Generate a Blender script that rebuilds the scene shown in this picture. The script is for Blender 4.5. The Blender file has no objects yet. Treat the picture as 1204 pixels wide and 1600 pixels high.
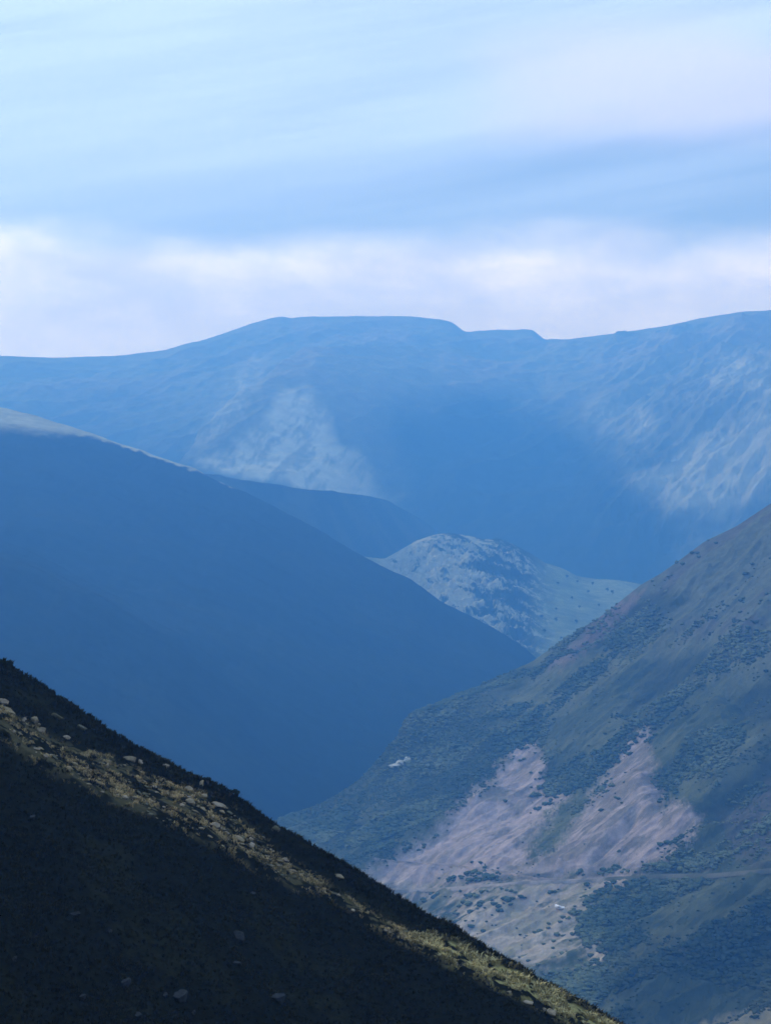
import bpy, math, random
import numpy as np
from mathutils import Vector, Matrix

# ------------------------------------------------------------------ camera
scene = bpy.context.scene
COL = scene.collection
F = 1600 / (2 * math.tan(math.radians(14)))     # focal length in photo pixels
HZ = 800.0                                      # row of the horizon
cam_d = bpy.data.cameras.new('camera')
cam_d.sensor_fit = 'VERTICAL'; cam_d.sensor_height = 24.0
cam_d.lens = 24.0 / (2 * math.tan(math.radians(14)))
cam_d.clip_start = 0.5; cam_d.clip_end = 40000
cam = bpy.data.objects.new('camera', cam_d); COL.objects.link(cam)
cam.location = (0, 0, 0); cam.rotation_euler = (math.radians(90), 0, 0)
scene.camera = cam

# ------------------------------------------------------------------ sun and sky
SUN_EL, SUN_AZ = math.radians(25), math.radians(45)      # azimuth: forward of due left
Ldir = Vector((-math.cos(SUN_EL) * math.cos(SUN_AZ), math.cos(SUN_EL) * math.sin(SUN_AZ), math.sin(SUN_EL)))
sd = bpy.data.lights.new('sun', 'SUN'); sd.energy = 3.15; sd.angle = math.radians(0.5); sd.color = (1, .96, .90)
sun = bpy.data.objects.new('sun', sd); COL.objects.link(sun)
sun.rotation_euler = Ldir.to_track_quat('Z', 'Y').to_euler()

world = bpy.data.worlds.new('World'); scene.world = world; world.use_nodes = True
WT = world.node_tree; WT.nodes.clear()
def wn(t, **k):
    n = WT.nodes.new(t)
    for a, b in k.items(): setattr(n, a, b)
    return n
def wmath(op, a, b=None, c=None, clamp=False):
    n = wn('ShaderNodeMath', operation=op, use_clamp=clamp)
    for i, v in enumerate((a, b, c)):
        if v is None: continue
        if isinstance(v, (int, float)): n.inputs[i].default_value = v
        else: WT.links.new(v, n.inputs[i])
    return n.outputs[0]
def wsmooth(v, a, b):
    n = wn('ShaderNodeMapRange', interpolation_type='SMOOTHSTEP')
    WT.links.new(v, n.inputs[0]); n.inputs[1].default_value = a; n.inputs[2].default_value = b
    return n.outputs[0]
def wmix(f, a, b):
    n = wn('ShaderNodeMix', data_type='RGBA')
    if isinstance(f, float): n.inputs[0].default_value = f
    else: WT.links.new(f, n.inputs[0])
    for s, v in ((n.inputs[6], a), (n.inputs[7], b)):
        if isinstance(v, tuple): s.default_value = (*v, 1)
        else: WT.links.new(v, s)
    return n.outputs[2]
sky = wn('ShaderNodeTexSky', sky_type='NISHITA', sun_disc=False)
sky.sun_elevation = SUN_EL
sky.sun_rotation = math.atan2(Ldir.x, Ldir.y)
sky.altitude = 500; sky.air_density = 1.0; sky.dust_density = .7; sky.ozone_density = 1.5
tc = wn('ShaderNodeTexCoord')
sep = wn('ShaderNodeSeparateXYZ'); WT.links.new(tc.outputs['Generated'], sep.inputs[0])
X, Y_, Z = sep.outputs
def wnoise(scale, sx, sy, sz, detail=4, rough=.55, off=0.0):
    m = wn('ShaderNodeMapping'); m.inputs['Scale'].default_value = (sx, sy, sz); m.inputs['Location'].default_value = (off, off * .7, off * .3)
    WT.links.new(tc.outputs['Generated'], m.inputs[0])
    n = wn('ShaderNodeTexNoise'); n.inputs['Scale'].default_value = scale; n.inputs['Detail'].default_value = detail; n.inputs['Roughness'].default_value = rough
    WT.links.new(m.outputs[0], n.inputs['Vector'])
    return n.outputs['Fac']
SKY_S = 0.078
CL = 1.0 / SKY_S
# low bank of stratus along the horizon, its top edge soft and uneven
n_edge = wnoise(9, 1, 1, 3, 5, .55, 3.1)
edge = wmath('MULTIPLY_ADD', n_edge, .035, .116)
bank = wmath('SUBTRACT', edge, Z)
bank = wsmooth(bank, -.008, .016)
n_body = wnoise(7, 1, 1, 3.2, 5, .55, 7.7)
bank_core = wsmooth(wmath('ADD', wmath('MULTIPLY', wmath('SUBTRACT', edge, Z), 14.0), wmath('MULTIPLY', n_body, 1.6)), .62, 1.35)
lump = wsmooth(wnoise(13, 1, 1, 2.2, 6, .6, 21.7), .36, .66)
bank_low = wmix(lump, (1.18 * CL, 1.22 * CL, 1.5 * CL), (1.5 * CL, 1.55 * CL, 1.85 * CL))
bank_rim = wmix(lump, (1.45 * CL, 1.6 * CL, 2.0 * CL), (2.3 * CL, 2.35 * CL, 2.6 * CL))
bank_col = wmix(bank_core, bank_rim, bank_low)
# thin high veil: long streaks tilting up to the right
tilt = wmath('MULTIPLY_ADD', X, -.22, Z)
cmb = wn('ShaderNodeCombineXYZ'); WT.links.new(X, cmb.inputs[0]); WT.links.new(Y_, cmb.inputs[1]); WT.links.new(wmath('MULTIPLY', tilt, 6.0), cmb.inputs[2])
nv = wn('ShaderNodeTexNoise'); nv.inputs['Scale'].default_value = 3.6; nv.inputs['Detail'].default_value = 8; nv.inputs['Roughness'].default_value = .58
mo = wn('ShaderNodeMapping'); mo.inputs['Location'].default_value = (1.3, 0, 2.2); WT.links.new(cmb.outputs[0], mo.inputs[0]); WT.links.new(mo.outputs[0], nv.inputs['Vector'])
cm2 = wn('ShaderNodeCombineXYZ'); WT.links.new(wmath('ADD', X, 3.0), cm2.inputs[0]); WT.links.new(Y_, cm2.inputs[1]); WT.links.new(wmath('MULTIPLY', wmath('MULTIPLY_ADD', X, -.16, Z), 17.0), cm2.inputs[2])
n2v = wn('ShaderNodeTexNoise'); n2v.inputs['Scale'].default_value = 3.2; n2v.inputs['Detail'].default_value = 9; n2v.inputs['Roughness'].default_value = .62; WT.links.new(cm2.outputs[0], n2v.inputs['Vector'])
veil = wmath('MULTIPLY_ADD', wsmooth(nv.outputs['Fac'], .30, .74), .28, .74)
veil = wmath('MULTIPLY', veil, wmath('MULTIPLY_ADD', wsmooth(tilt, .145, .19), .5, .5))
# soft lilac cloud, upper right
lil = wmath('MULTIPLY', wsmooth(X, .0, .10), wmath('MULTIPLY', wsmooth(Z, .165, .19), wmath('SUBTRACT', 1.0, wsmooth(Z, .21, .245))))
lil = wmath('MULTIPLY', lil, wsmooth(wnoise(8, 1, 1, 2.6, 4, .5, 11.3), .32, .6))
veil = wmath('ADD', veil, wmath('MULTIPLY', wmath('SUBTRACT', wsmooth(n2v.outputs['Fac'], .38, .70), .3), .24), clamp=True)
c = wmix(wmath('MULTIPLY', veil, .8), sky.outputs[0], (1.0 * CL, 1.27 * CL, 1.80 * CL))
c = wmix(wmath('MULTIPLY', lil, .75), c, (1.08 * CL, 1.12 * CL, 1.45 * CL))
c = wmix(wmath('MULTIPLY', bank, .92), c, bank_col)
bg = wn('ShaderNodeBackground'); bg.inputs[1].default_value = SKY_S
WT.links.new(c, bg.inputs[0])
wo = wn('ShaderNodeOutputWorld'); WT.links.new(bg.outputs[0], wo.inputs[0])

scene.view_settings.view_transform = 'Standard'
scene.view_settings.look = 'None'
scene.view_settings.exposure = 0.0
scene.view_settings.gamma = 1
scene.cycles.use_denoising = True
scene.cycles.volume_bounces = 1
scene.cycles.max_bounces = 4
scene.cycles.diffuse_bounces = 2

HAZE_DENSITY = 2.3e-4
HAZE_COLOR = (.09, .345, .92)

# ------------------------------------------------------------------ numpy helpers
def _hash(ix, iy, seed):
    h = (ix.astype(np.int64) * 374761393 + iy.astype(np.int64) * 668265263 + seed * 1442695041) & 0xffffffff
    h = ((h ^ (h >> 13)) * 1274126177) & 0xffffffff
    h = h ^ (h >> 16)
    return (h & 0xffff) / 65535.0
def vnoise(x, y, seed=0):
    ix = np.floor(x); iy = np.floor(y); fx = x - ix; fy = y - iy
    fx = fx * fx * fx * (fx * (fx * 6 - 15) + 10); fy = fy * fy * fy * (fy * (fy * 6 - 15) + 10)
    a = _hash(ix, iy, seed); b = _hash(ix + 1, iy, seed); c = _hash(ix, iy + 1, seed); d = _hash(ix + 1, iy + 1, seed)
    return (a + (b - a) * fx) * (1 - fy) + (c + (d - c) * fx) * fy
def fbm(x, y, octv=5, seed=0, gain=.5):
    s = 0; a = 1; t = 0
    for i in range(octv):
        s = s + a * (vnoise(x, y, seed + i * 17) * 2 - 1); t += a; a *= gain
        x, y = x * 1.87 + y * .72 + 5.3, y * 1.87 - x * .72 + 9.1
    return s / t
def ridged(x, y, octv=5, seed=0, gain=.5):
    s = 0; a = 1; t = 0
    for i in range(octv):
        s = s + a * (1 - np.abs(vnoise(x, y, seed + i * 17) * 2 - 1) * 2); t += a; a *= gain
        x, y = x * 1.87 + y * .72 + 5.3, y * 1.87 - x * .72 + 9.1
    return s / t
def sstep(v, a, b):
    t = np.clip((v - a) / (b - a), 0, 1); return t * t * (3 - 2 * t)
def curve(u, pts):
    p = np.array(pts, float); return np.interp(u, p[:, 0], p[:, 1])
def scurve(u, pts, w=6):
    return sum(curve(u + d, pts) for d in (-w, -w / 2, 0, w / 2, w)) / 5
def poly_sd(px, py, poly):
    """signed distance to a polygon, positive inside"""
    P = np.array(poly, float); n = len(P)
    d = np.full(px.shape, 1e9); inside = np.zeros(px.shape, bool)
    for i in range(n):
        ax, ay = P[i]; bx, by = P[(i + 1) % n]
        ex, ey = bx - ax, by - ay; wx, wy = px - ax, py - ay
        t = np.clip((wx * ex + wy * ey) / (ex * ex + ey * ey), 0, 1)
        d = np.minimum(d, np.hypot(wx - ex * t, wy - ey * t))
        c = ((ay > py) != (by > py)) & (px < (bx - ax) * (py - ay) / ((by - ay) if by != ay else 1e-9) + ax)
        inside ^= c
    return np.where(inside, d, -d)
def mixc(c, col, f):
    return c * (1 - f[..., None]) + np.array(col) * f[..., None]

def tag(o, kind=None, label=None, cat=None, group=None):
    if kind: o['kind'] = kind
    if label: o['label'] = label
    if cat: o['category'] = cat
    if group: o['group'] = group
    return o
def raw_mesh(name, verts, faces, mat, smooth=True, colors=None):
    """verts (n,3), faces (m,k)"""
    me = bpy.data.meshes.new(name)
    verts = np.asarray(verts, np.float32); faces = np.asarray(faces, np.int32)
    k = faces.shape[1]
    me.vertices.add(len(verts)); me.vertices.foreach_set('co', verts.ravel())
    me.loops.add(faces.size); me.loops.foreach_set('vertex_index', faces.ravel())
    me.polygons.add(len(faces)); me.polygons.foreach_set('loop_start', np.arange(0, faces.size, k, dtype=np.int32))
    me.polygons.foreach_set('use_smooth', np.full(len(faces), smooth))
    me.update(calc_edges=True); me.validate()
    if colors is not None:
        at = me.color_attributes.new('albedo', 'FLOAT_COLOR', 'POINT')
        c4 = np.ones((len(verts), 4), np.float32); c4[:, :3] = np.clip(colors.reshape(-1, 3), .004, .9)
        at.data.foreach_set('color', c4.ravel())
    if mat: me.materials.append(mat)
    return me
def link(name, me, parent=None, loc=None):
    o = bpy.data.objects.new(name, me); COL.objects.link(o)
    if parent: o.parent = parent
    if loc is not None: o.location = loc
    return o
def grid_faces(nr, nc):
    i = np.arange(nr * nc).reshape(nr, nc)
    return np.stack([i[:-1, :-1], i[:-1, 1:], i[1:, 1:], i[1:, :-1]], -1).reshape(-1, 4)

def mat_ground(name, scale, bump, var=.35, dist=1.0, color=None, rough=.95):
    m = bpy.data.materials.new(name); m.use_nodes = True
    nt = m.node_tree; p = nt.nodes['Principled BSDF']
    p.inputs['Roughness'].default_value = rough; p.inputs['Specular IOR Level'].default_value = 0.0
    if color is None:
        a = nt.nodes.new('ShaderNodeAttribute'); a.attribute_name = 'albedo'; csock = a.outputs['Color']
    else:
        r = nt.nodes.new('ShaderNodeRGB'); r.outputs[0].default_value = (*color, 1); csock = r.outputs[0]
    g = nt.nodes.new('ShaderNodeNewGeometry')
    n = nt.nodes.new('ShaderNodeTexNoise'); n.inputs['Scale'].default_value = scale; n.inputs['Detail'].default_value = 8; n.inputs['Roughness'].default_value = .65
    nt.links.new(g.outputs['Position'], n.inputs['Vector'])
    mr = nt.nodes.new('ShaderNodeMapRange'); mr.inputs[1].default_value = .3; mr.inputs[2].default_value = .7
    mr.inputs[3].default_value = 1 - var; mr.inputs[4].default_value = 1 + var
    nt.links.new(n.outputs['Fac'], mr.inputs[0])
    vm = nt.nodes.new('ShaderNodeVectorMath'); vm.operation = 'SCALE'
    nt.links.new(csock, vm.inputs[0]); nt.links.new(mr.outputs[0], vm.inputs['Scale'])
    nt.links.new(vm.outputs[0], p.inputs['Base Color'])
    if bump:
        b = nt.nodes.new('ShaderNodeBump'); b.inputs['Strength'].default_value = bump; b.inputs['Distance'].default_value = dist
        n2 = nt.nodes.new('ShaderNodeTexNoise'); n2.inputs['Scale'].default_value = scale * 2.3; n2.inputs['Detail'].default_value = 10; n2.inputs['Roughness'].default_value = .7
        nt.links.new(g.outputs['Position'], n2.inputs['Vector'])
        nt.links.new(n2.outputs['Fac'], b.inputs['Height']); nt.links.new(b.outputs[0], p.inputs['Normal'])
    return m

class Slope:
    """A hill as a real height surface: a crest line at its own distance, a face that comes down towards the
    valley in front and a back that falls away. u = bearing, t = 0 crest .. 1 foot; t < 0 is the back."""
    def __init__(s, crest, yc, yb, pyb, prof=1.0, back=.5, backlen=600, relief=None, cw=4, fade=False):
        s.fade = fade; s.crest, s.yc, s.yb, s.pyb, s.prof, s.back, s.backlen, s.relief, s.cw = crest, yc, yb, pyb, prof, back, backlen, relief, cw
    def at(s, u, t):
        u = np.asarray(u, float); t = np.asarray(t, float)
        yc = scurve(u, s.yc, 40); yb = scurve(u, s.yb, 40)
        cf = scurve(u, s.crest, s.cw); cs = scurve(u, s.crest, 110)
        cf = cs + (cf - cs) * (1 - sstep(t, .0, .16)) if s.fade else cf
        zc = (HZ - cf) / F * yc; zb = (HZ - scurve(u, s.pyb, 20)) / F * yb
        tp = np.clip(t, 0, None)
        g = 1 - (1 - np.clip(tp, 0, 1)) ** s.prof if s.prof != 1 else tp
        y = np.where(t >= 0, yc + (yb - yc) * tp, yc - t * s.backlen)
        z = np.where(t >= 0, zc + (zb - zc) * g, zc - s.back * (y - yc) * np.clip((y - yc) / 60, 0, 1))
        if s.relief is not None:
            x = (u - 602) / F * y
            z = z + s.relief(u, t, x, y, HZ - F * z / y)
        return y, z
    def xyz(s, u, t):
        y, z = s.at(u, t); return np.stack([(u - 602) / F * y, y, z], -1)
    def find(s, u, py):
        """the first point of the face seen along bearing u at height py (arrays)"""
        u = np.atleast_1d(np.asarray(u, float)); py = np.atleast_1d(np.asarray(py, float))
        ts = np.linspace(0, 1.0, 500)
        U, T = np.meshgrid(u, ts, indexing='ij')
        y, z = s.at(U, T); P = HZ - F * z / y
        ok = P <= py[:, None]                              # from the foot upwards, the first sample at or above py
        idx = 499 - np.argmax(ok[:, ::-1], axis=1)
        t = ts[np.clip(idx, 0, 499)]
        return s.xyz(u, t), t
    def mesh(s, name, us, ts, colf, mat):
        U, T = np.meshgrid(us, ts)
        y, z = s.at(U, T); x = (U - 602) / F * y
        PY = HZ - F * z / y
        c = colf(U, T, x, y, PY)
        me = raw_mesh(name, np.stack([x, y, z], -1).reshape(-1, 3), grid_faces(*U.shape)[:, ::-1] if y[0, 0] > y[-1, 0] else grid_faces(*U.shape), mat, True, c)
        o = link(name, me); tag(o, 'structure'); return o

def const(v): return [(-5000, v), (5000, v)]
def warp(px, py, s, a, seed):
    return px + a * fbm(px / s, py / s, 4, seed), py + a * fbm(px / s + 31, py / s + 7, 4, seed + 50)

# ------------------------------------------------------------------ far mountain with its cirque
far_crest = [(-2500, 520), (-900, 540), (-300, 552), (0, 556), (80, 559), (200, 555), (260, 546), (320, 530), (400, 503), (430, 495), (440, 494), (455, 497), (472, 495),
             (560, 494), (640, 494), (690, 499), (708, 505), (718, 513), (726, 518), (740, 517), (790, 515), (832, 515), (840, 521), (850, 530), (880, 531), (960, 521),
             (1040, 509), (1090, 497), (1160, 487), (1204, 484), (1500, 470), (3500, 430)]
def gauss(u, v, u0, v0, su, sv): return np.exp(-((u - u0) / su) ** 2 - ((v - v0) / sv) ** 2)
def far_relief(u, t, x, y, py):
    q = np.clip(t, 0, 1); am = sstep(q, 0, .12) * (1 - sstep(q, .8, 1))
    # ribs running down the face, leaning to the left as they descend
    a = (x * .86 - y * .5); b = (x * .5 + y * .86)
    z = 3.5 * fbm(x / 60, y / 900, 4, 2) + 34 * am * ridged(a / 260, b / 900, 5, 3) + 10 * am * fbm(x / 90, y / 90, 5, 8)
    # left buttress: sharp left flank above the pale fan, easing off to the right
    e = u - curve(py, [(540, 520), (600, 468), (640, 432), (700, 360), (740, 315), (800, 280)])
    but = np.where(e < 0, np.exp(-(e / 18) ** 2), np.exp(-(e / 190) ** 2)) * sstep(py, 520, 640)
    z += 130 * but * am
    # right-hand buttress, its flank turned to the left
    e = u - curve(py, [(540, 1010), (600, 960), (660, 915), (750, 1000), (830, 1100)])
    z += 150 * sstep(e, -20, 330) * am * sstep(py, 520, 680)
    rr = sstep(u, 880, 1000) * am
    z += rr * 48 * ridged((x * .75 - y * .66) / 170, (x * .66 + y * .75) / 420, 6, 21, .6)
    return z
far = Slope(far_crest, [(-2500, 7200), (0, 7600), (450, 8400), (800, 9000), (1204, 7800), (3500, 6500)],
            const(4800), const(985), prof=.78, back=.12, backlen=900, relief=far_relief, cw=3, fade=True)
def far_col(u, t, x, y, py):
    n = fbm(x / 300, y / 500, 5, 40)
    c = np.zeros(u.shape + (3,)) + np.array((.17, .19, .125))
    c = mixc(c, (.24, .23, .17), sstep(n, -.1, .5) * .7)
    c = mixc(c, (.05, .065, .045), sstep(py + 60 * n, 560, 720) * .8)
    wx, wy = warp(u, py, 45, 26, 61)
    fan = sstep(poly_sd(wx, wy, [(455, 610), (430, 640), (380, 690), (315, 732), (360, 748), (540, 772), (620, 790), (640, 820), (600, 760), (560, 700), (520, 680), (500, 640)]), -14, 12)
    st = ridged((u + py * .9 + 14 * fbm(u / 30, py / 30, 3, 35)) / 17, py / 48, 5, 33, .6)
    c = mixc(c, (.38, .40, .29), fan * (1 - .55 * sstep(u, 470, 600)) * (.45 + .55 * sstep(st + .6 * n + .4 * fbm(u / 5, py / 5, 3, 44), -.2, .3)))  # pale scree, its fade into shade on the right painted in
    for P, k in (([(920, 655), (960, 645), (1030, 655), (1000, 680), (930, 672)], .6), ([(1000, 745), (1080, 690), (1130, 670), (1204, 640), (1204, 760), (1130, 790), (1040, 800)], .5),
                 ([(1120, 585), (1160, 565), (1204, 570), (1204, 612), (1180, 605)], .7), ([(330, 640), (420, 570), (380, 650), (310, 700)], .5)):
        m = sstep(poly_sd(wx, wy, P), -30, 14)
        c = mixc(c, (.34, .36, .26), m * k * 1.4 * (.35 + .65 * sstep(st + n * 1.2 + .4 * fbm(u / 5, py / 5, 3, 44), .0, .4)))  # sunlit patches on the flanks painted as paler ground
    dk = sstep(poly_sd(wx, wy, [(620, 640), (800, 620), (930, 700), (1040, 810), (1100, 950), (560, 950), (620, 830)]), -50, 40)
    c = mixc(c, (.02, .03, .02), dk * .95)  # shadow over the cirque put into the albedo as near-black
    return c
ts = np.concatenate([np.linspace(-1, -.03, 10), np.linspace(0, 1, 260)])
us = np.concatenate([np.linspace(-2500, -60, 60), np.linspace(-50, 1260, 660), np.linspace(1290, 3500, 60)])
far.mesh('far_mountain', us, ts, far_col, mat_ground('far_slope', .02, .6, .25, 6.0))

# ------------------------------------------------------------------ knoll and meadow in the valley head
kn_crest = [(-800, 880), (300, 900), (500, 880), (560, 868), (600, 873), (622, 861), (650, 844), (680, 836), (705, 833), (730, 837), (755, 843), (778, 842), (800, 850), (830, 866), (850, 880),
            (880, 889), (900, 899), (930, 905), (965, 907), (1003, 912), (1100, 925), (1500, 930)]
def kn_relief(u, t, x, y, py):
    k = sstep(u, 560, 620) * (1 - sstep(u, 790, 890)) * sstep(t, 0, .09)
    z = k * (17 * (ridged((x * .8 + y * .5) / 95, (y * .8 - x * .5) / 80, 6, 91, .62) - .2) + 18 * fbm(x / 20, y / 20, 6, 92, .68))
    e = u - curve(py, [(830, 690), (900, 700), (960, 760), (1010, 830)])
    z -= 0 * e
    return z + 2.0 * fbm(x / 60, y / 60, 4, 93)
kn = Slope(kn_crest, const(4400), [(-800, 3600), (500, 3600), (900, 3450), (1500, 3400)], const(1075), prof=1.0, back=.35, backlen=500, relief=kn_relief, cw=3)
def kn_col(u, t, x, y, py):
    c = np.zeros(u.shape + (3,)) + np.array((.15, .18, .085))
    n = fbm(x / 60, y / 60, 5, 12)
    k = sstep(u, 560, 620) * (1 - sstep(u, 810, 880) * sstep(py, 800, 900))
    rock = sstep(ridged((x * .8 + y * .5) / 42, y / 55, 7, 15, .78) + .25 * sstep(u, 720, 600) - .35 * sstep(u, 700, 800), -.05, .3)  # pale rock thins rightwards, putting the sunlit left side into the colour
    c = mixc(c, (.022, .034, .024), k * (1 - rock))
    c = mixc(c, (.27, .285, .20), k * rock)
    c = mixc(c, (.10, .125, .06), (1 - k) * sstep(n, 0, .35) * .7)
    return c
us = np.concatenate([np.linspace(-800, 480, 20), np.linspace(500, 1100, 480), np.linspace(1130, 1500, 10)])
kn.mesh('valley_knoll', us, np.concatenate([np.linspace(-1, -.03, 8), np.linspace(0, 1, 260)]), kn_col, mat_ground('knoll_turf', .05, .5, .3, 3.0))

# ------------------------------------------------------------------ added dark spur under the fan, standing in for the shadowed cirque floor
sp_crest = [(-2500, 640), (0, 690), (200, 718), (310, 737), (345, 741), (365, 747), (400, 752), (450, 760), (500, 765), (540, 770), (575, 775), (605, 781), (640, 800), (680, 828), (720, 858), (760, 880), (900, 930), (2000, 1000)]
sp = Slope(sp_crest, [(-2500, 4350), (480, 4350), (640, 5300), (2000, 5600)], [(-2500, 3900), (480, 3900), (640, 4400), (2000, 4500)], const(1000), prof=1.0, back=.5, backlen=500, relief=lambda u, t, x, y, py: 5 * fbm(x / 50, y / 400, 4, 66) + 10 * sstep(t, 0, .1) * fbm(x / 120, y / 120, 4, 67), cw=3)
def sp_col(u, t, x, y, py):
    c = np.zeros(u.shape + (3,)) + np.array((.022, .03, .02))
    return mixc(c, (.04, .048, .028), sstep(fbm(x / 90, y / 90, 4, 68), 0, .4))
sp.mesh('shade_spur', np.linspace(-2500, 1500, 800), np.concatenate([np.linspace(-1, -.03, 8), np.linspace(0, 1, 120)]), sp_col, mat_ground('spur_shade', .05, .4, .25, 3.0))

# ------------------------------------------------------------------ left mountain
lm_crest = [(-2500, 300), (-1200, 380), (-600, 500), (-300, 580), (-100, 618), (0, 637), (60, 649), (130, 672), (200, 696), (260, 716), (310, 735), (400, 778), (500, 828), (560, 866), (600, 888),  # unseen crest off to the left raised to shade the valley air
            (640, 906), (690, 940), (740, 962), (790, 992), (832, 1022), (870, 1060), (1000, 1150), (1300, 1290), (2000, 1400)]
def lm_relief(u, t, x, y, py):
    am = sstep(np.clip(t, 0, 1), .0, .15)
    z = 5 * fbm(x / 60, y / 400, 4, 70) + am * (24 * fbm(x / 420, y / 420, 4, 71) + 5 * fbm(x / 70, y / 70, 5, 72))
    e = py - curve(u, [(-400, 700), (0, 842), (60, 868), (130, 908), (220, 960), (330, 1040), (600, 1250)])
    z += 26 * sstep(e, -4, 60) * (1 - sstep(u, 150, 520)) * am
    z -= 14 * sstep(e, -130, -10) * (1 - sstep(e, -10, 0)) * (1 - sstep(u, 150, 420)) * am
    return z
lm = Slope(lm_crest, [(-2500, 3400), (0, 4100), (830, 3400), (2000, 3000)], [(-2500, 1250), (0, 1450), (250, 1750), (480, 2100), (850, 2400), (2000, 2300)], [(-2500, 1420), (0, 1400), (430, 1350), (850, 1300), (2000, 1300)],
           prof=1.12, back=.38, backlen=800, relief=lm_relief, cw=10)
def lm_col(u, t, x, y, py):
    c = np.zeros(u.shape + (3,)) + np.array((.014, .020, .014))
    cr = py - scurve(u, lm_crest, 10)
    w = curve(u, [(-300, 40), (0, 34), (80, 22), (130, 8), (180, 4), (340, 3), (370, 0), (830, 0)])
    c = mixc(c, (.30, .31, .20), (1 - sstep(cr + 5 * fbm(u / 14, py / 8, 3, 79), w * .5, w * 1.4 + .1)) * (1 - sstep(u, 340, 380)))  # sunlit rim along the crest painted in as pale albedo
    c = mixc(c, (.024, .032, .02), sstep(fbm(x / 200, y / 200, 5, 78), 0, .5) * .5)
    return c
us = np.concatenate([np.linspace(-2500, -60, 60), np.linspace(-50, 1000, 420), np.linspace(1020, 2000, 20)])
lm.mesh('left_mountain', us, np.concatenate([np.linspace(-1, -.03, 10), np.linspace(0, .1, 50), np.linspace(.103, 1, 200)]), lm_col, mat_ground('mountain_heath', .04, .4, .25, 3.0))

# ------------------------------------------------------------------ right hillside
rh_crest = [(-200, 1700), (200, 1470), (300, 1390), (380, 1320), (420, 1290), (450, 1275), (500, 1256), (560, 1222), (590, 1198), (610, 1170), (622, 1158), (628, 1140), (634, 1124), (648, 1112), (700, 1097),
            (760, 1066), (830, 1034), (850, 1020), (880, 1000), (940, 962), (1000, 914), (1030, 897), (1060, 876), (1100, 846), (1150, 822), (1204, 786), (1350, 700), (2000, 480), (3000, 350)]
road_line = [(400, 1404), (560, 1398), (640, 1391), (730, 1386), (820, 1379), (900, 1377), (1010, 1369), (1100, 1368), (1204, 1360), (1500, 1345)]
track_line = [(560, 1340), (620, 1347), (700, 1352), (780, 1362), (840, 1374), (900, 1380)]
scree_a = [(838, 1170), (812, 1174), (780, 1205), (742, 1243), (705, 1268), (690, 1290), (640, 1332), (600, 1350), (574, 1368), (615, 1384), (700, 1378), (790, 1362), (815, 1345), (822, 1318), (850, 1275), (878, 1246), (838, 1250), (846, 1205)]
scree_b = [(1006, 1148), (982, 1162), (962, 1198), (935, 1238), (905, 1285), (865, 1325), (826, 1362), (900, 1368), (1005, 1362), (1045, 1330), (1096, 1276), (1062, 1260), (1036, 1276), (1020, 1240), (1008, 1232), (1014, 1180)]
scree_c = [(590, 1378), (860, 1384), (985, 1368), (935, 1398), (900, 1430), (905, 1465), (948, 1490), (905, 1522), (850, 1540), (760, 1490), (640, 1420)]
dark_hollows = [[(905, 985), (960, 945), (1050, 922), (1075, 930), (1010, 985), (960, 1010), (900, 1025)], [(985, 1085), (1030, 1030), (1110, 1010), (1105, 1045), (1040, 1090), (985, 1110)],
                [(1100, 1265), (1150, 1225), (1204, 1180), (1260, 1150), (1260, 1230), (1180, 1262), (1130, 1280)], [(1060, 1520), (1120, 1480), (1204, 1440), (1260, 1430), (1260, 1470), (1130, 1530)],
                [(1140, 1090), (1204, 1060), (1260, 1050), (1260, 1100), (1150, 1130)], [(1010, 1215), (1050, 1190), (1060, 1230), (1030, 1262)]]
def rh_relief(u, t, x, y, py):
    q = np.clip(t, 0, 1); am = sstep(q, 0, .06)
    a = x * .6 - y * .8; b = x * .8 + y * .6           # a runs across the fall line, b along it
    wob = 14 * fbm(x / 120, y / 120, 3, 5)
    z = am * (13 * ridged((a + wob) / 85, b / 330, 4, 101) + 13 * fbm(x / 130, y / 130, 5, 102) + 1.0 * ridged((a + .25 * wob) / 8, b / 110, 5, 104, .7) * sstep(py, 980, 1150) * (1 - .8 * sstep(py, 1360, 1400)) * sstep(fbm(x / 40, y / 40, 3, 105), -.3, .4) + 1.3 * fbm(x / 7, y / 7, 5, 103, .7))
    for P in dark_hollows:
        d = poly_sd(u, py, P); z = z - 12 * sstep(d, -30, 25) * am
    for ln, A in ((road_line, 2.0), (track_line, 1.4)):
        d = py - curve(u, ln); w = np.ones_like(u) if ln is road_line else sstep(u, 570, 600) * (1 - sstep(u, 870, 900))
        z = z + w * A * (np.exp(-((d - 5) / 4) ** 2) - np.exp(-((d + 6) / 5) ** 2))
    # gully cutting the second scree
    e = (u - 962) * .72 + (py - 1325) * .69; e2 = -(u - 962) * .69 + (py - 1325) * .72
    z = z - 5 * np.exp(-(e / 5) ** 2) * sstep(-np.abs(e2), -70, -30)
    return z
rh = Slope(rh_crest, [(-200, 1750), (420, 1850), (830, 2100), (1204, 2050), (3000, 1900)], [(-200, 1300), (600, 1250), (1204, 1080), (3000, 950)], const(1680), prof=1.15, back=.4, backlen=700, relief=rh_relief, cw=4, fade=True)
def rh_masks(u, py):
    wx, wy = warp(u, py, 30, 14, 201); wx, wy = warp(wx, wy, 9, 8, 202)
    fr = 9 * ridged((u * .62 + py * .78) / 9, (u * .78 - py * .62) / 45, 3, 203)
    sa = sstep(poly_sd(wx, wy, scree_a) + fr * .6 + 9 * fbm(u / 2.5, py / 2.5, 2, 204), -14, 14); sb = sstep(poly_sd(wx, wy, scree_b) + fr + 9 * fbm(u / 2.5, py / 2.5, 2, 205), -15, 14); sc = sstep(poly_sd(wx, wy, scree_c) + fr, -8, 10)
    return sa, sb, sc, wx, wy
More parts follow.
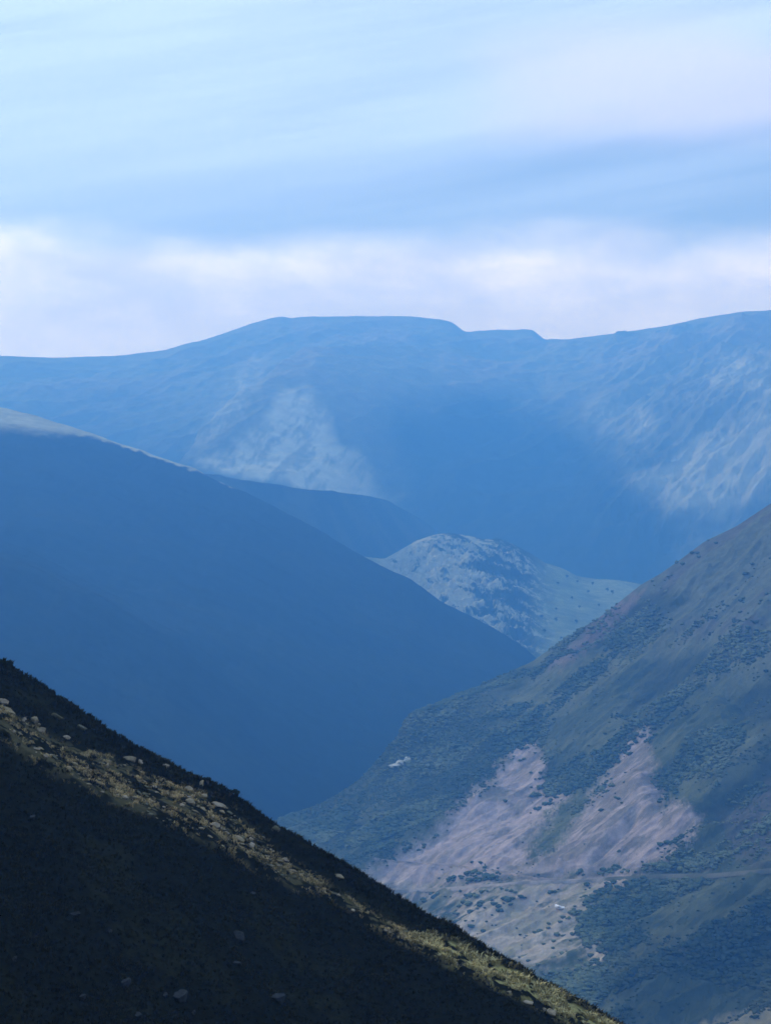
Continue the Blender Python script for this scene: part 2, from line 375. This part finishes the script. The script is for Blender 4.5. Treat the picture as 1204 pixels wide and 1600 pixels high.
def rh_col(u, t, x, y, py):
    n = fbm(x / 70, y / 70, 5, 110); n2 = fbm(x / 22, y / 22, 4, 111)
    a = x * .6 - y * .8; b = x * .8 + y * .6
    c = np.zeros(u.shape + (3,)) + np.array((.052, .068, .038))
    c = mixc(c, (.085, .10, .055), sstep(n + .4 * n2, -.05, .4))
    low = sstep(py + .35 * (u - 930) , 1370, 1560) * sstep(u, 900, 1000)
    c = c * (1 - .4 * low)[..., None]  # broad shade at the lower right put into the turf colour
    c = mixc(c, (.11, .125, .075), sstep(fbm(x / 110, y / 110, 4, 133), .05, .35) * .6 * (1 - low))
    c = mixc(c, (.032, .046, .032), sstep(fbm(x / 95, y / 95, 4, 134), .05, .4) * .7)
    # open moor on the upper right: bleached grass and heather
    moor = sstep(py, 1130, 940) if False else (1 - sstep(py - .25 * (u - 1000) + 60 * n, 900, 1080))
    c = mixc(c, (.088, .108, .082), moor * .85)
    c = mixc(c, (.072, .075, .073), moor * sstep(n2 + n, .05, .4) * .7)
    for P in dark_hollows: c = mixc(c, (.026, .038, .028), sstep(poly_sd(u + 10 * n2, py + 10 * n, P), -12, 14) * .8)  # shade in the hollows painted into the albedo along with dark conifers
    sa, sb, sc, wx, wy = rh_masks(u, py)
    st = ridged(a / 6, b / 80, 5, 120, .65); gr = fbm(x / 6, y / 6, 3, 121)
    pink = np.array((.33, .275, .265))
    c = mixc(c, pink, sa * (.85 + .15 * gr)); c = mixc(c, (.15, .14, .12), sa * sstep(st + .5 * gr + 1.3 * n2, .25, .7) * .7)
    c = mixc(c, (.11, .12, .08), sa * sstep(fbm(x / 30, y / 30, 5, 131), .12, .4) * .55)
    c = mixc(c, pink * .92, sb * (.8 + .2 * gr)); c = mixc(c, (.10, .10, .08), sb * sstep(st + 1.2 * n2, .05, .5) * .65)
    c = mixc(c, (.36, .31, .25), sc * sstep(n * 1.2 + gr * .7 + st * .3 - .3 * sstep(py, 1420, 1520), -.3, .4) * .75)
    c = mixc(c, (.17, .17, .11), sc * sstep(fbm(x / 18, y / 18, 4, 126), -.05, .3) * .6)
    vg = sstep(poly_sd(wx, wy, [(590, 1342), (800, 1352), (1000, 1354), (995, 1372), (860, 1402), (640, 1402)]), -8, 8)
    c = mixc(c, (.25, .215, .20), vg * .7 * sstep(n2 + gr * .6, -.3, .25))
    pk = sstep(poly_sd(wx, wy, [(856, 1048), (900, 1002), (955, 945), (1003, 920), (985, 950), (930, 1000), (880, 1045)]), -8, 8)
    c = mixc(c, (.17, .135, .125), pk * .6)
    pk = sstep(poly_sd(wx, wy, [(1130, 1270), (1204, 1230), (1280, 1200), (1280, 1330), (1160, 1340)]), -20, 20)
    c = mixc(c, (.095, .085, .085), pk * .5)
    pk = sstep(poly_sd(wx, wy, [(1090, 1600), (1160, 1575), (1204, 1562), (1300, 1540), (1300, 1700), (1090, 1700)]), -6, 6)
    c = mixc(c, (.17, .16, .10), pk * .8)
    up = py - curve(u, road_line)
    c = mixc(c, (.07, .075, .06), sstep(up, -17, -12) * (1 - sstep(up, -6, -4)) * sstep(u, 560, 600) * .75 * (sstep(n2, -.2, .2)))
    return c
us = np.concatenate([np.linspace(-200, 370, 24), np.linspace(380, 1230, 900), np.linspace(1245, 3000, 60)])
M_RH = mat_ground('hillside_turf', .12, .6, .3, 1.2)
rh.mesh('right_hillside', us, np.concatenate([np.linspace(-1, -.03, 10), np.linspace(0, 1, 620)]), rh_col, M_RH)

# the road benched across the hillside, and the old track above it
def ribbon(name, line, u0, u1, half, col):
    uu = np.linspace(u0, u1, 160)
    P, t = rh.find(uu, curve(uu, line))
    for _ in range(6): P[1:-1] = (P[:-2] + P[1:-1] * 2 + P[2:]) / 4
    d = np.gradient(P, axis=0); d[:, 2] = 0; d /= np.linalg.norm(d, axis=1)[:, None] + 1e-9
    nrm = np.stack([-d[:, 1], d[:, 0], np.zeros(len(d))], -1)
    rows = [P + nrm * half * k + np.array((0, 0, .5 if abs(k) < 1.1 else -2.5)) for k in (-1.8, -1, 0, 1, 1.8)]
    V = np.stack(rows, 0)
    f = np.clip(sstep(uu, 900, 990) * .85 + .5 * sstep(fbm(V[..., 0] / 14, V[..., 1] / 14, 3, 140), -.1, .3), 0, 1)
    cc = np.array(col) * (1 - f[..., None]) + np.array((.075, .085, .06)) * f[..., None]
    me = raw_mesh(name, V.reshape(-1, 3), grid_faces(*V.shape[:2]), mat_ground(name + '_surface', .3, .3, .15, .3), True, cc)
    tag(link(name, me), 'structure')
ribbon('road', road_line, 590, 1240, 1.7, (.26, .24, .22))
ribbon('track', track_line, 585, 870, 1.0, (.26, .22, .2))

# ------------------------------------------------------------------ foreground slope
fg_crest = [(-1600, 60), (-600, 640), (-200, 885), (-50, 1000), (-10, 1034), (4, 1034), (14, 1033), (26, 1046), (50, 1062), (100, 1094), (150, 1127), (200, 1160), (250, 1188), (300, 1213), (340, 1230),
            (370, 1246), (400, 1270), (430, 1291), (500, 1331), (560, 1367), (600, 1392), (640, 1416), (680, 1441), (700, 1447), (712, 1453), (730, 1470), (800, 1508), (850, 1538), (900, 1565), (960, 1601),
            (1100, 1684), (1500, 1930), (2500, 2500)]
band_top = [(-1600, 20), (-100, 55), (0, 62), (60, 64), (120, 55), (200, 38), (260, 30), (300, 22), (350, 24), (400, 20), (430, 42), (520, 42), (600, 48), (640, 40), (680, 28), (720, 18), (780, 8), (900, 6), (1000, 10), (2500, 10)]
band_w = [(-1600, 60), (0, 42), (60, 50), (120, 60), (200, 62), (300, 66), (360, 60), (420, 38), (480, 20), (600, 18), (660, 30), (720, 42), (800, 40), (860, 30), (960, 30), (2500, 30)]
S1, S3 = .32, .46
def fg_surface(u, y):
    """height of the near spur at bearing u and distance y"""
    yc = scurve(u, [(-1600, 190), (0, 165), (600, 150), (960, 142), (2500, 130)], 200)
    cs = scurve(u, fg_crest, 100); cf = cs + (scurve(u, fg_crest, 4) - cs) * (1 - sstep(yc - y, .5, 7))
    zc = (HZ - cf) / F * yc; vs0 = -(HZ - cs) / F
    vs = vs0
    d1 = scurve(u, band_top, 40) * yc / F / (S1 + np.clip(vs, .05, None))
    vb = np.clip(vs + .015, .05, None)
    d2 = np.clip(.82 * scurve(u, band_w, 50) * yc / F / (vb + .03), 0, 30)
    d = yc - y
    z = zc - np.where(d < 0, -.32 * d * np.clip(-d / 3, 0, 1) * .8, 0)
    z = z - S1 * np.clip(d, 0, d1)
    z = z - .03 * np.clip(d - d1, 0, d2)
    z = z - S3 * np.clip(d - d1 - d2, 0, None)
    x = (u - 602) / F * y
    am = sstep(np.abs(d), 0, 2.0) * .85 + .15
    z = z + am * (.9 * fbm(x / 9, y / 9, 4, 301) * sstep(d, 1, 12) + .22 * fbm(x / 1.6, y / 1.6, 4, 302)) + .06 * fbm(x / .45, y / .45, 3, 303)
    return z, d, d1, d2
us = np.concatenate([np.linspace(-1600, -160, 200), np.linspace(-150, 1010, 1400), np.linspace(1020, 2500, 100)])
ys = np.concatenate([np.linspace(260, 176, 40), np.linspace(175, 88, 520), np.linspace(87, 60, 12)])
U, Yg = np.meshgrid(us, ys)
Zg, Dg, D1, D2 = fg_surface(U, Yg)
Xg = (U - 602) / F * Yg
nn = fbm(Xg / 3.5, Yg / 3.5, 5, 310); n3 = fbm(Xg / .8, Yg / .8, 4, 311)
inband = sstep(Dg - D1, -1.0, .8) * (1 - sstep(Dg - D1 - D2, -.5, 1.5))
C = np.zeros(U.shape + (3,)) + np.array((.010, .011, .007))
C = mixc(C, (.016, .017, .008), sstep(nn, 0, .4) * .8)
C = mixc(C, (.065, .06, .03), inband * sstep(n3 + nn, .0, .25))  # sunlit strip painted into the soil as a paler tone
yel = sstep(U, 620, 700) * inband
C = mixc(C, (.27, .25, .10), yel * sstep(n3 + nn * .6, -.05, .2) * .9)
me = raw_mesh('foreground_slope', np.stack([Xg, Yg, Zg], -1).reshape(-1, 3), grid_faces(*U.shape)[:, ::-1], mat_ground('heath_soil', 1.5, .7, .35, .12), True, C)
tag(link('foreground_slope', me), 'structure')

# ground under the camera, running down into the valley; valley floor below everything
gx, gy = np.meshgrid(np.linspace(-700, 900, 200), np.concatenate([np.linspace(-400, 130, 120), np.linspace(140, 1150, 60)]))
gz = -1.75 - .31 * np.clip(gy, 0, None) - .05 * np.clip(gy, None, 0) + 1.2 * fbm(gx / 25, gy / 25, 4, 320) * sstep(np.hypot(gx, gy), 4, 40) - 3 * sstep(gy, 60, 120)
me = raw_mesh('ground', np.stack([gx, gy, gz], -1).reshape(-1, 3), grid_faces(*gx.shape), mat_ground('near_turf', 1.2, .5, .3, .1, color=(.02, .024, .012)))
tag(link('ground', me), 'structure')
vx, vy = np.meshgrid(np.linspace(-5200, 5200, 80), np.linspace(-550, 9950, 80))
me = raw_mesh('valley_floor', np.stack([vx, vy, -420 + 12 * fbm(vx / 500, vy / 500, 4, 330)], -1).reshape(-1, 3), grid_faces(*vx.shape), mat_ground('valley_turf', .05, .4, .3, 2, color=(.08, .10, .05)))
tag(link('valley_floor', me), 'structure')

def fg_find(u, py):
    yy = np.linspace(92, 172, 1600); z, d, d1, d2 = fg_surface(np.full_like(yy, u), yy)
    P = HZ - F * z / yy
    i = np.argmax(P <= py) if (P <= py).any() else len(yy) - 1
    return Vector(((u - 602) / F * yy[i], yy[i], z[i]))

# ------------------------------------------------------------------ rocks
rng = random.Random(7); nrg = np.random.default_rng(7)
import bmesh
def rock_mesh(name, seed, mat, sub=3, facets=13, lumps=.22):
    r = np.random.default_rng(seed)
    bm = bmesh.new(); bmesh.ops.create_icosphere(bm, subdivisions=sub, radius=1)
    V = np.array([v.co[:] for v in bm.verts])
    for _ in range(facets):
        n = r.normal(size=3); n /= np.linalg.norm(n); k = r.uniform(.42, .8)
        d = V @ n; V = V - np.clip(d - k, 0, None)[:, None] * n
    nz = fbm(V[:, 0] * 2.5 + seed, V[:, 1] * 2.5 + V[:, 2] * 1.7, 4, seed)
    V = V * (1 + lumps * nz)[:, None]
    for v, c in zip(bm.verts, V): v.co = c
    me = bpy.data.meshes.new(name); bm.to_mesh(me); bm.free()
    for p in me.polygons: p.use_smooth = (p.index * 7 + seed) % 3 != 0
    me.materials.append(mat); return me
M_ROCK = mat_ground('lichen_rock', 3.0, .8, .35, .06, color=(.27, .235, .165))
M_TAN = mat_ground('tan_rock', 3.0, .8, .35, .06, color=(.22, .19, .12)); M_DIM = mat_ground('mossy_rock', 3.0, .8, .35, .06, color=(.10, .10, .065))
M_SHADE = mat_ground('shaded_rock', 3.0, .8, .35, .06, color=(.036, .04, .04))  # shaded copy of the rock, darkened for the slope in shade
M_WHITE = mat_ground('white_rock', .5, .6, .15, .3, color=(.75, .74, .72))
rocks = [rock_mesh('rock', 11 + i, M_ROCK) for i in range(6)]
rocks_b = [rock_mesh('rock', 21 + i, (M_ROCK, M_TAN, M_TAN, M_DIM, M_DIM)[i % 5]) for i in range(10)]
rocks_shade = [rock_mesh('shaded_rock', 41 + i, M_SHADE) for i in range(4)]
def put_rock(u, py, wpx, hpx, label, group=None, lib=rocks, tilt=None, sink=.3, mat=None):
    p = fg_find(u, py); k = p.y / F
    o = link('rock', rng.choice(lib)); sx, sz = wpx * k * .48, hpx * k * .52
    o.scale = (sx, rng.uniform(.8, 1.2) * (sx + sz) / 2, sz)
    o.location = p + Vector((0, 0, sz * (1 - 2 * sink) * .6 + .06))
    o.rotation_euler = (rng.uniform(-.15, .15), rng.uniform(.05, .5) if tilt is None else tilt, rng.uniform(-.5, .5))
    tag(o, None, label, 'rock', group); return o
g_band = 'pale rocks scattered along the sunlit strip'
l_band = 'small weathered rock among the others in the sunlit strip of the dark near slope'
special = [(8, 1100, 26, 13, 'pale flat rock at the top end of the sunlit strip by the frame edge'), (12, 1112, 34, 9, 'long low pale rock just under the highest rock of the sunlit strip'),
           (55, 1128, 24, 14, 'blocky pale rock near the upper end of the sunlit strip'), (90, 1122, 26, 10, 'pale rock set apart above the sunlit strip near its upper end'),
           (128, 1140, 22, 10, 'flat pale rock over a dark gap high on the sunlit strip'), (66, 1146, 22, 13, 'tan angular rock with a dark hollow on its upper side'),
           (205, 1190, 34, 11, 'long slanting pale rock in the middle of the sunlit strip'), (220, 1194, 15, 13, 'bright rounded rock at the lower end of the long slanting rock'),
           (168, 1200, 11, 12, 'small upright pale rock on the lower edge of the sunlit strip'), (260, 1200, 14, 9, 'bright oval rock close under the ridge line'),
           (296, 1235, 20, 10, 'bright flat pinkish rock below the dark shrubs'), (315, 1228, 8, 14, 'narrow upright rock just below the ridge top shrub'),
           (318, 1246, 14, 11, 'round pale green rock under the narrow upright rock'), (345, 1262, 36, 11, 'long tan rock slab below the beaked shrub'),
           (298, 1256, 16, 11, 'grey-white rock at the lower edge of the strip below the shrubs'), (335, 1293, 22, 12, 'broad grey rock alone on the dark slope under the strip'),
           (372, 1312, 28, 10, 'long grey rock low on the dark edge of the strip'), (394, 1325, 11, 13, 'small bright rock at the lower end of a line of grey rocks'),
           (432, 1300, 18, 13, 'pinkish rock right at the ridge line below the shrubs'), (530, 1372, 18, 8, 'lone pale rock on the dim middle of the ridge'),
           (862, 1586, 20, 13, 'brightest white rock near the lower end of the ridge'), (826, 1570, 20, 8, 'flat grey-green rock left of the brightest white rock'),
           (633, 1458, 12, 8, 'small orange-tinted rock where the yellow grass begins'), (850, 1580, 9, 6, 'small white stone touching the brightest white rock')]
for s in special: put_rock(*s, lib=rocks if 'bright' in s[4] else rocks_b)
shade = [(52, 1280, 14, 9, 'dim small rock high on the shaded slope under the strip'), (120, 1430, 26, 8, 'dim flat slab rock in the middle of the shaded slope'), (24, 1501, 14, 11, 'dim grey rock low on the shaded slope at the frame edge'),
         (172, 1457, 12, 10, 'dim rock below the flat slab on the shaded slope'), (374, 1468, 24, 30, 'largest dim rounded boulder standing on the shaded slope'), (198, 1540, 20, 18, 'rough dim boulder low on the shaded slope'),
         (258, 1558, 10, 10, 'small dim stone beside a broad dark boulder'), (284, 1562, 34, 22, 'broad dark boulder half sunk in the shaded slope'), (303, 1585, 11, 9, 'small dim stone under the broad dark boulder'),
         (215, 1590, 14, 10, 'dim rock at the very foot of the shaded slope'), (395, 1398, 14, 7, 'faint flat rock between the strip and the large dim boulder'), (435, 1563, 44, 16, 'long low dark boulder at the foot of the shaded slope'),
         (130, 1562, 16, 12, 'dark round boulder under the rough dim one on the left'), (370, 1507, 20, 8, 'dark flat stone just below the largest dim boulder')]
for s in shade: put_rock(*s, lib=rocks_shade, tilt=.1)
n = 0
while n < 245:
    u = rng.uniform(-10, 460) if rng.random() < .8 else rng.uniform(460, 940)
    tp = float(curve(u, fg_crest) + curve(u, band_top)); w = float(curve(u, band_w))
    py = tp + w * rng.betavariate(1.6, 1.6) + (4 if u > 600 else 0)
    big = rng.random()
    wpx = 4 + 12 * big ** 2; hpx = wpx * rng.uniform(.25, .6)
    if u > 480: wpx *= .7; hpx *= .7
    if fbm(np.array([u / 30.]), np.array([py / 16.]), 2, 77)[0] < -.12: continue
    put_rock(u, py, wpx, hpx, l_band, g_band, rocks_b); n += 1

# pale slab and outcrop on the far hillside
def hill_rock(u, py, w, h, name, label, mat, bits, seed):
    """a jagged outcrop: several angular blocks fused into one body and set into the slope"""
    P, _ = rh.find(u, py); p = Vector(P[0]); k = p.y / F
    r = np.random.default_rng(seed); V, Fc, tot = [], [], 0
    for (ox, oz, sx, sz) in bits:
        me = rock_mesh('block', seed + tot, mat, 3, 16, .30)
        v = np.array([q.co[:] for q in me.vertices]) * np.array((sx * w * k * .5, sz * h * k * .9, sz * h * k * .5)) + np.array((ox * w * k, -.1 * h * k, oz * h * k))
        f = np.array([list(q.vertices) for q in me.polygons]); V.append(v); Fc.append(f + tot); tot += len(v)
    me = raw_mesh(name, np.concatenate(V), np.concatenate(Fc), mat, False)
    o = link(name, me, None, p); tag(o, None, label, 'rock'); return o
hill_rock(878, 1420, 28, 10, 'rock_slab', 'bright white rock slab on the scree below the hillside road', M_WHITE, [(-.28, .2, .55, 1.0), (-.02, .05, .65, .8), (.25, -.1, .6, .8)], 5)
hill_rock(626, 1192, 36, 13, 'rock_outcrop', 'pale rock outcrop at the wooded edge of the right hillside', mat_ground('pale_rock', .4, .5, .2, .4, color=(.42, .43, .38)),
          [(-.38, -.5, .4, .8), (-.18, -.22, .5, .9), (.06, .12, .55, .9), (.3, .42, .5, .7)], 9)

# ------------------------------------------------------------------ heath on the near slope
def blades(name, P, size, ncl, col, mat, spread=1.0):
    """tufts: each a fan of thin curved blades"""
    n = len(P); r = nrg
    base = np.repeat(P, ncl, 0); sz = np.repeat(size, ncl); N = len(base)
    ang = r.uniform(0, 2 * np.pi, N); lean = r.uniform(.1, spread, N); h = sz * r.uniform(.6, 1.1, N)
    dx, dy = np.cos(ang) * lean, np.sin(ang) * lean
    root = base + np.stack([np.cos(ang) * sz * .18, np.sin(ang) * sz * .18, -.05 * np.ones(N)], -1)
    wv = np.stack([-np.sin(ang), np.cos(ang), np.zeros(N)], -1) * (sz * .11)[:, None]
    mid = root + np.stack([dx * h * .4, dy * h * .4, h * .65], -1)
    tip = root + np.stack([dx * h * 1.1, dy * h * 1.1, h * (1 - .25 * lean)], -1)
    V = np.stack([root - wv, root + wv, mid + wv * .8, mid - wv * .8, tip], 1).reshape(-1, 3)
    i = np.arange(N)[:, None] * 5
    Fc = np.concatenate([np.concatenate([i, i + 1, i + 2], 1), np.concatenate([i, i + 2, i + 3], 1), np.concatenate([i + 3, i + 2, i + 4], 1)], 0)
    c = np.repeat(np.repeat(col, ncl, 0) * r.uniform(.75, 1.25, (N, 1)), 5, 0)
    me = raw_mesh(name, V, Fc, mat, False, c); return link(name, me)
N = 110000
uu = nrg.uniform(-90, 1000, N); yy = nrg.uniform(96, 172, N)
zz, dd, d1, d2 = fg_surface(uu, yy)
keep = (HZ - F * zz / yy < 1640) & (dd > -5)
uu, yy, zz, dd, d1, d2 = (q[keep] for q in (uu, yy, zz, dd, d1, d2))
ib = sstep(dd - d1, -1, .5) * (1 - sstep(dd - d1 - d2, 0, 1.5))
xx = (uu - 602) / F * yy
pn = fbm(xx / 2.5, yy / 2.5, 4, 410)
keep = nrg.uniform(0, 1, len(uu)) < np.where(ib > .5, np.where(uu > 600, 1.3, .8) * sstep(fbm(xx / 1.1, yy / 1.1, 3, 415), -.05, .2), .35 + .6 * sstep(pn, -.1, .3))
uu, yy, zz, ib, xx, pn, dk2 = (q[keep] for q in (uu, yy, zz, ib, xx, pn, dd))
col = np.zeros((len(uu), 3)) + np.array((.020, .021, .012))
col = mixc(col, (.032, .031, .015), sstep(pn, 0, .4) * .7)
col = mixc(col, (.34, .275, .14), ib * sstep(fbm(xx / .7, yy / .7, 3, 417), -.25, .15))  # tufts in the sunlit strip painted paler than the shaded ones
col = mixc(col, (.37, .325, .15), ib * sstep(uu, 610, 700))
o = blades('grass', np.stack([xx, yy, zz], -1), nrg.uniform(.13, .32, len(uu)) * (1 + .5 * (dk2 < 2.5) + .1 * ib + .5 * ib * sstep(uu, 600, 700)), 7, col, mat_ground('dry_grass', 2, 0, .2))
tag(o, 'stuff', 'dark heath grass with a pale-tinted sunlit strip along the near ridge', 'grass')

# shrubs on the ridge line
def leafcloud(r, n, rad, lens):
    d = r.normal(size=(n, 3)); d /= np.linalg.norm(d, axis=1)[:, None]
    c = d * np.array(rad) * r.uniform(.35, 1, (n, 1)) ** .6
    a = r.normal(size=(n, 3)); b = r.normal(size=(n, 3)); a /= np.linalg.norm(a, axis=1)[:, None]; b /= np.linalg.norm(b, axis=1)[:, None]
    L = r.uniform(.6, 1.2, (n, 1)) * lens
    V = np.stack([c - a * L, c + b * L * .5, c + a * L, c - b * L * .5], 1).reshape(-1, 3)
    return V, np.arange(n)[:, None] * 4 + np.array([0, 1, 2, 3])
M_LEAF = mat_ground('shrub_leaf', 4, 0, .3, color=(.02, .026, .012))
M_BARK = mat_ground('bark', 4, .3, .3, .05, color=(.06, .05, .04))
def tube(pts, rads, seg=6):
    V, Fc = [], []
    for i, (p, r) in enumerate(zip(pts, rads)):
        p = Vector(p)
        for k in range(seg):
            a = 2 * math.pi * k / seg; V.append((p.x + r * math.cos(a), p.y + r * math.sin(a), p.z))
        if i:
            for k in range(seg):
                A = (i - 1) * seg + k; B = (i - 1) * seg + (k + 1) % seg; Fc.append((A, B, B + seg, A + seg))
    return V, Fc
def shrub(u, py, w, h, lean, label, seed):
    p = fg_find(u, py); k = p.y / F; W, H = w * k, h * k
    root = bpy.data.objects.new('shrub', None); COL.objects.link(root); root.location = p - Vector((0, 0, .05)); tag(root, None, label, 'shrub')
    r = np.random.default_rng(seed); V, Fc = [], []; LV, LF = [], []
    for s in range(7):
        a = r.uniform(0, 2 * math.pi); tip = np.array((math.cos(a) * W * .35 + lean * W * .5, math.sin(a) * W * .3, H * r.uniform(.6, .95)))
        v, f = tube([(0, 0, 0), tuple(tip * .5 + np.array((0, 0, H * .08))), tuple(tip)], [.035, .025, .01])
        Fc += [tuple(q + len(V) for q in ff) for ff in f]; V += v
        v, f = leafcloud(r, 130, (W * .24, W * .24, H * .2), .05)
        LF.append(f + sum(len(q) for q in LV)); LV.append(v + tip * np.array((1, 1, .85)))
    link('stems', raw_mesh('stems', np.array(V), np.array(Fc), M_BARK), root)
    link('foliage', raw_mesh('foliage', np.concatenate(LV), np.concatenate(LF), M_LEAF, False), root)
shrub(326, 1226, 20, 13, 0, 'small dark shrub on the ridge top above the upright rock', 1)
shrub(342, 1236, 14, 9, 0, 'low dark shrub on the ridge line between two taller ones', 2)
shrub(357, 1245, 18, 14, .9, 'dark shrub leaning out like a beak over the drop', 3)
shrub(8, 1040, 24, 9, 0, 'dark rounded shrub crowning the ridge at the frame edge', 4)
shrub(700, 1452, 26, 9, 0, 'low dark shrub on the bare lower ridge line', 5)
shrub(372, 1252, 16, 8, 0, 'dark shrub on the ridge just below the leaning beak-like one', 6)

# ------------------------------------------------------------------ woodland on the right hillside
def crowns(name, P, R, col, mat, sub=1, flat=.6):
    bm = bmesh.new(); bmesh.ops.create_icosphere(bm, subdivisions=sub, radius=1)
    B = np.array([v.co[:] for v in bm.verts]); Fb = np.array([[v.index for v in f.verts] for f in bm.faces]); bm.free()
    n, m = len(P), len(B)
    jit = nrg.uniform(.62, 1.25, (n, m, 1)); V = B[None] * jit * R[:, None, None] * np.array((1, 1, flat))
    V = V + P[:, None] + np.array((0, 0, 1)) * (R * flat * .6)[:, None, None]
    Fc = (Fb[None] + (np.arange(n) * m)[:, None, None]).reshape(-1, 3)
    c = np.repeat(col * nrg.uniform(.85, 1.15, (n, 1)), m, 0)
    return link(name, raw_mesh(name, V.reshape(-1, 3), Fc, mat, False, c))
N = 120000
uu = nrg.uniform(385, 1250, N); tt = nrg.uniform(0.0, .96, N)
y, z = rh.at(uu, tt); py = HZ - F * z / y; x = (uu - 602) / F * y
sa, sb, sc, _, _ = rh_masks(uu, py)
nz = fbm(x / 60, y / 60, 4, 510)
dens = .03 + .97 * sstep(nz + .4 * fbm(x / 15, y / 15, 3, 512), -.15, .25)
dens = np.maximum(dens, .8 * sstep(-uu, -800, -740) * sstep(-py, -1300, -1240))
dens *= 1 - .97 * sstep(-(py - .25 * (uu - 1000) + 60 * nz), -1080, -930)
dens *= (1 - sa * .994) * (1 - sb * .98) * (1 - sc * .965)
for ln in (road_line,): dens *= sstep(np.abs(py - curve(uu, ln)), 4, 9)
keep = nrg.uniform(0, 1, N) < dens
uu, x, y, z, py, nz = (q[keep] for q in (uu, x, y, z, py, nz))
R = nrg.uniform(.9, 1.35, len(x)) ** 3.2 * (.5 + .8 * sstep(nz + .3 * fbm(x / 8, y / 8, 2, 519), -.2, .4))
col = np.zeros((len(x), 3)) + np.array((.055, .08, .05)); col = mixc(col, (.10, .125, .07), sstep(fbm(x / 40, y / 40, 3, 515), -.1, .4))
col = col * (1 - .5 * sstep(py + .35 * (uu - 930), 1370, 1560) * sstep(uu, 900, 1000))[:, None]  # crowns at the lower right darkened, the same painted shade
R = R * (1 + .9 * sstep(-uu, -760, -700) * sstep(-py, -1230, -1180))
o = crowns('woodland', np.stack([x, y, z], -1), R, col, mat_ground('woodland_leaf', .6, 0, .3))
tag(o, 'stuff', 'dense low woodland and bracken covering the right hillside', 'woodland')
print('crowns', len(x), 'grass', len(xx))

# trees dotted on the sunlit meadow at the valley head
crown_me = []
for i in range(3):
    r = np.random.default_rng(60 + i); LV, LF = [], []; tot = 0
    for j in range(14):
        v, f = leafcloud(r, 60, (1.4, 1.4, 1.1), .45); off = r.normal(size=3) * np.array((1.3, 1.3, 1.0)) + np.array((0, 0, 5.0))
        LV.append(v + off); LF.append(f + tot); tot += len(v)
    crown_me.append(raw_mesh('crown', np.concatenate(LV), np.concatenate(LF), M_LEAF, False))
v, f = tube([(0, 0, -.6), (.1, 0, 2), (0, .1, 4.5)], [.35, .25, .12]); trunk_me = raw_mesh('trunk', np.array(v), np.array(f), M_BARK)
for (u, p) in [(871, 915), (902, 912), (918, 928), (948, 925), (956, 929), (893, 938), (868, 955), (905, 952), (868, 972), (850, 990), (885, 905), (935, 948), (876, 1000), (846, 968), (900, 975), (925, 915)]:
    P, _ = kn.find(u, p)
    rt = bpy.data.objects.new('tree', None); COL.objects.link(rt); rt.location = P[0]; s = rng.uniform(.8, 1.3); rt.scale = (s, s, s); rt.rotation_euler.z = rng.uniform(0, 6)
    link('trunk', trunk_me, rt); link('crown', rng.choice(crown_me), rt)
    tag(rt, None, 'dark tree dotted on the sunlit meadow beyond the rocky knoll', 'tree', 'trees dotted on the valley meadow')

# ------------------------------------------------------------------ haze
bm = bmesh.new(); bmesh.ops.create_cube(bm, size=1)
for v in bm.verts: v.co = (v.co.x * 16000, 4700 + v.co.y * 11000, (v.co.z + .5) * 1560 - 450)
hm = bpy.data.meshes.new('haze'); bm.to_mesh(hm); bm.free()
m = bpy.data.materials.new('haze'); m.use_nodes = True; nt = m.node_tree
nt.nodes.remove(nt.nodes['Principled BSDF'])
pv = nt.nodes.new('ShaderNodeVolumePrincipled'); pv.inputs['Density'].default_value = HAZE_DENSITY; pv.inputs['Color'].default_value = (*HAZE_COLOR, 1); pv.inputs['Anisotropy'].default_value = .3; pv.inputs['Absorption Color'].default_value = (.40, .40, .40, 1)
nt.links.new(pv.outputs[0], nt.nodes['Material Output'].inputs['Volume'])
hm.materials.append(m); tag(link('haze', hm), 'stuff', 'blue haze filling the valley air', 'haze')
zs = [max((o.matrix_world @ v.co).z for v in (o.data.vertices[i] for i in range(0, len(o.data.vertices), 50))) for o in bpy.data.objects if o.name in ('far_mountain', 'left_mountain', 'right_hillside', 'foreground_slope')]
print('tops', zs)
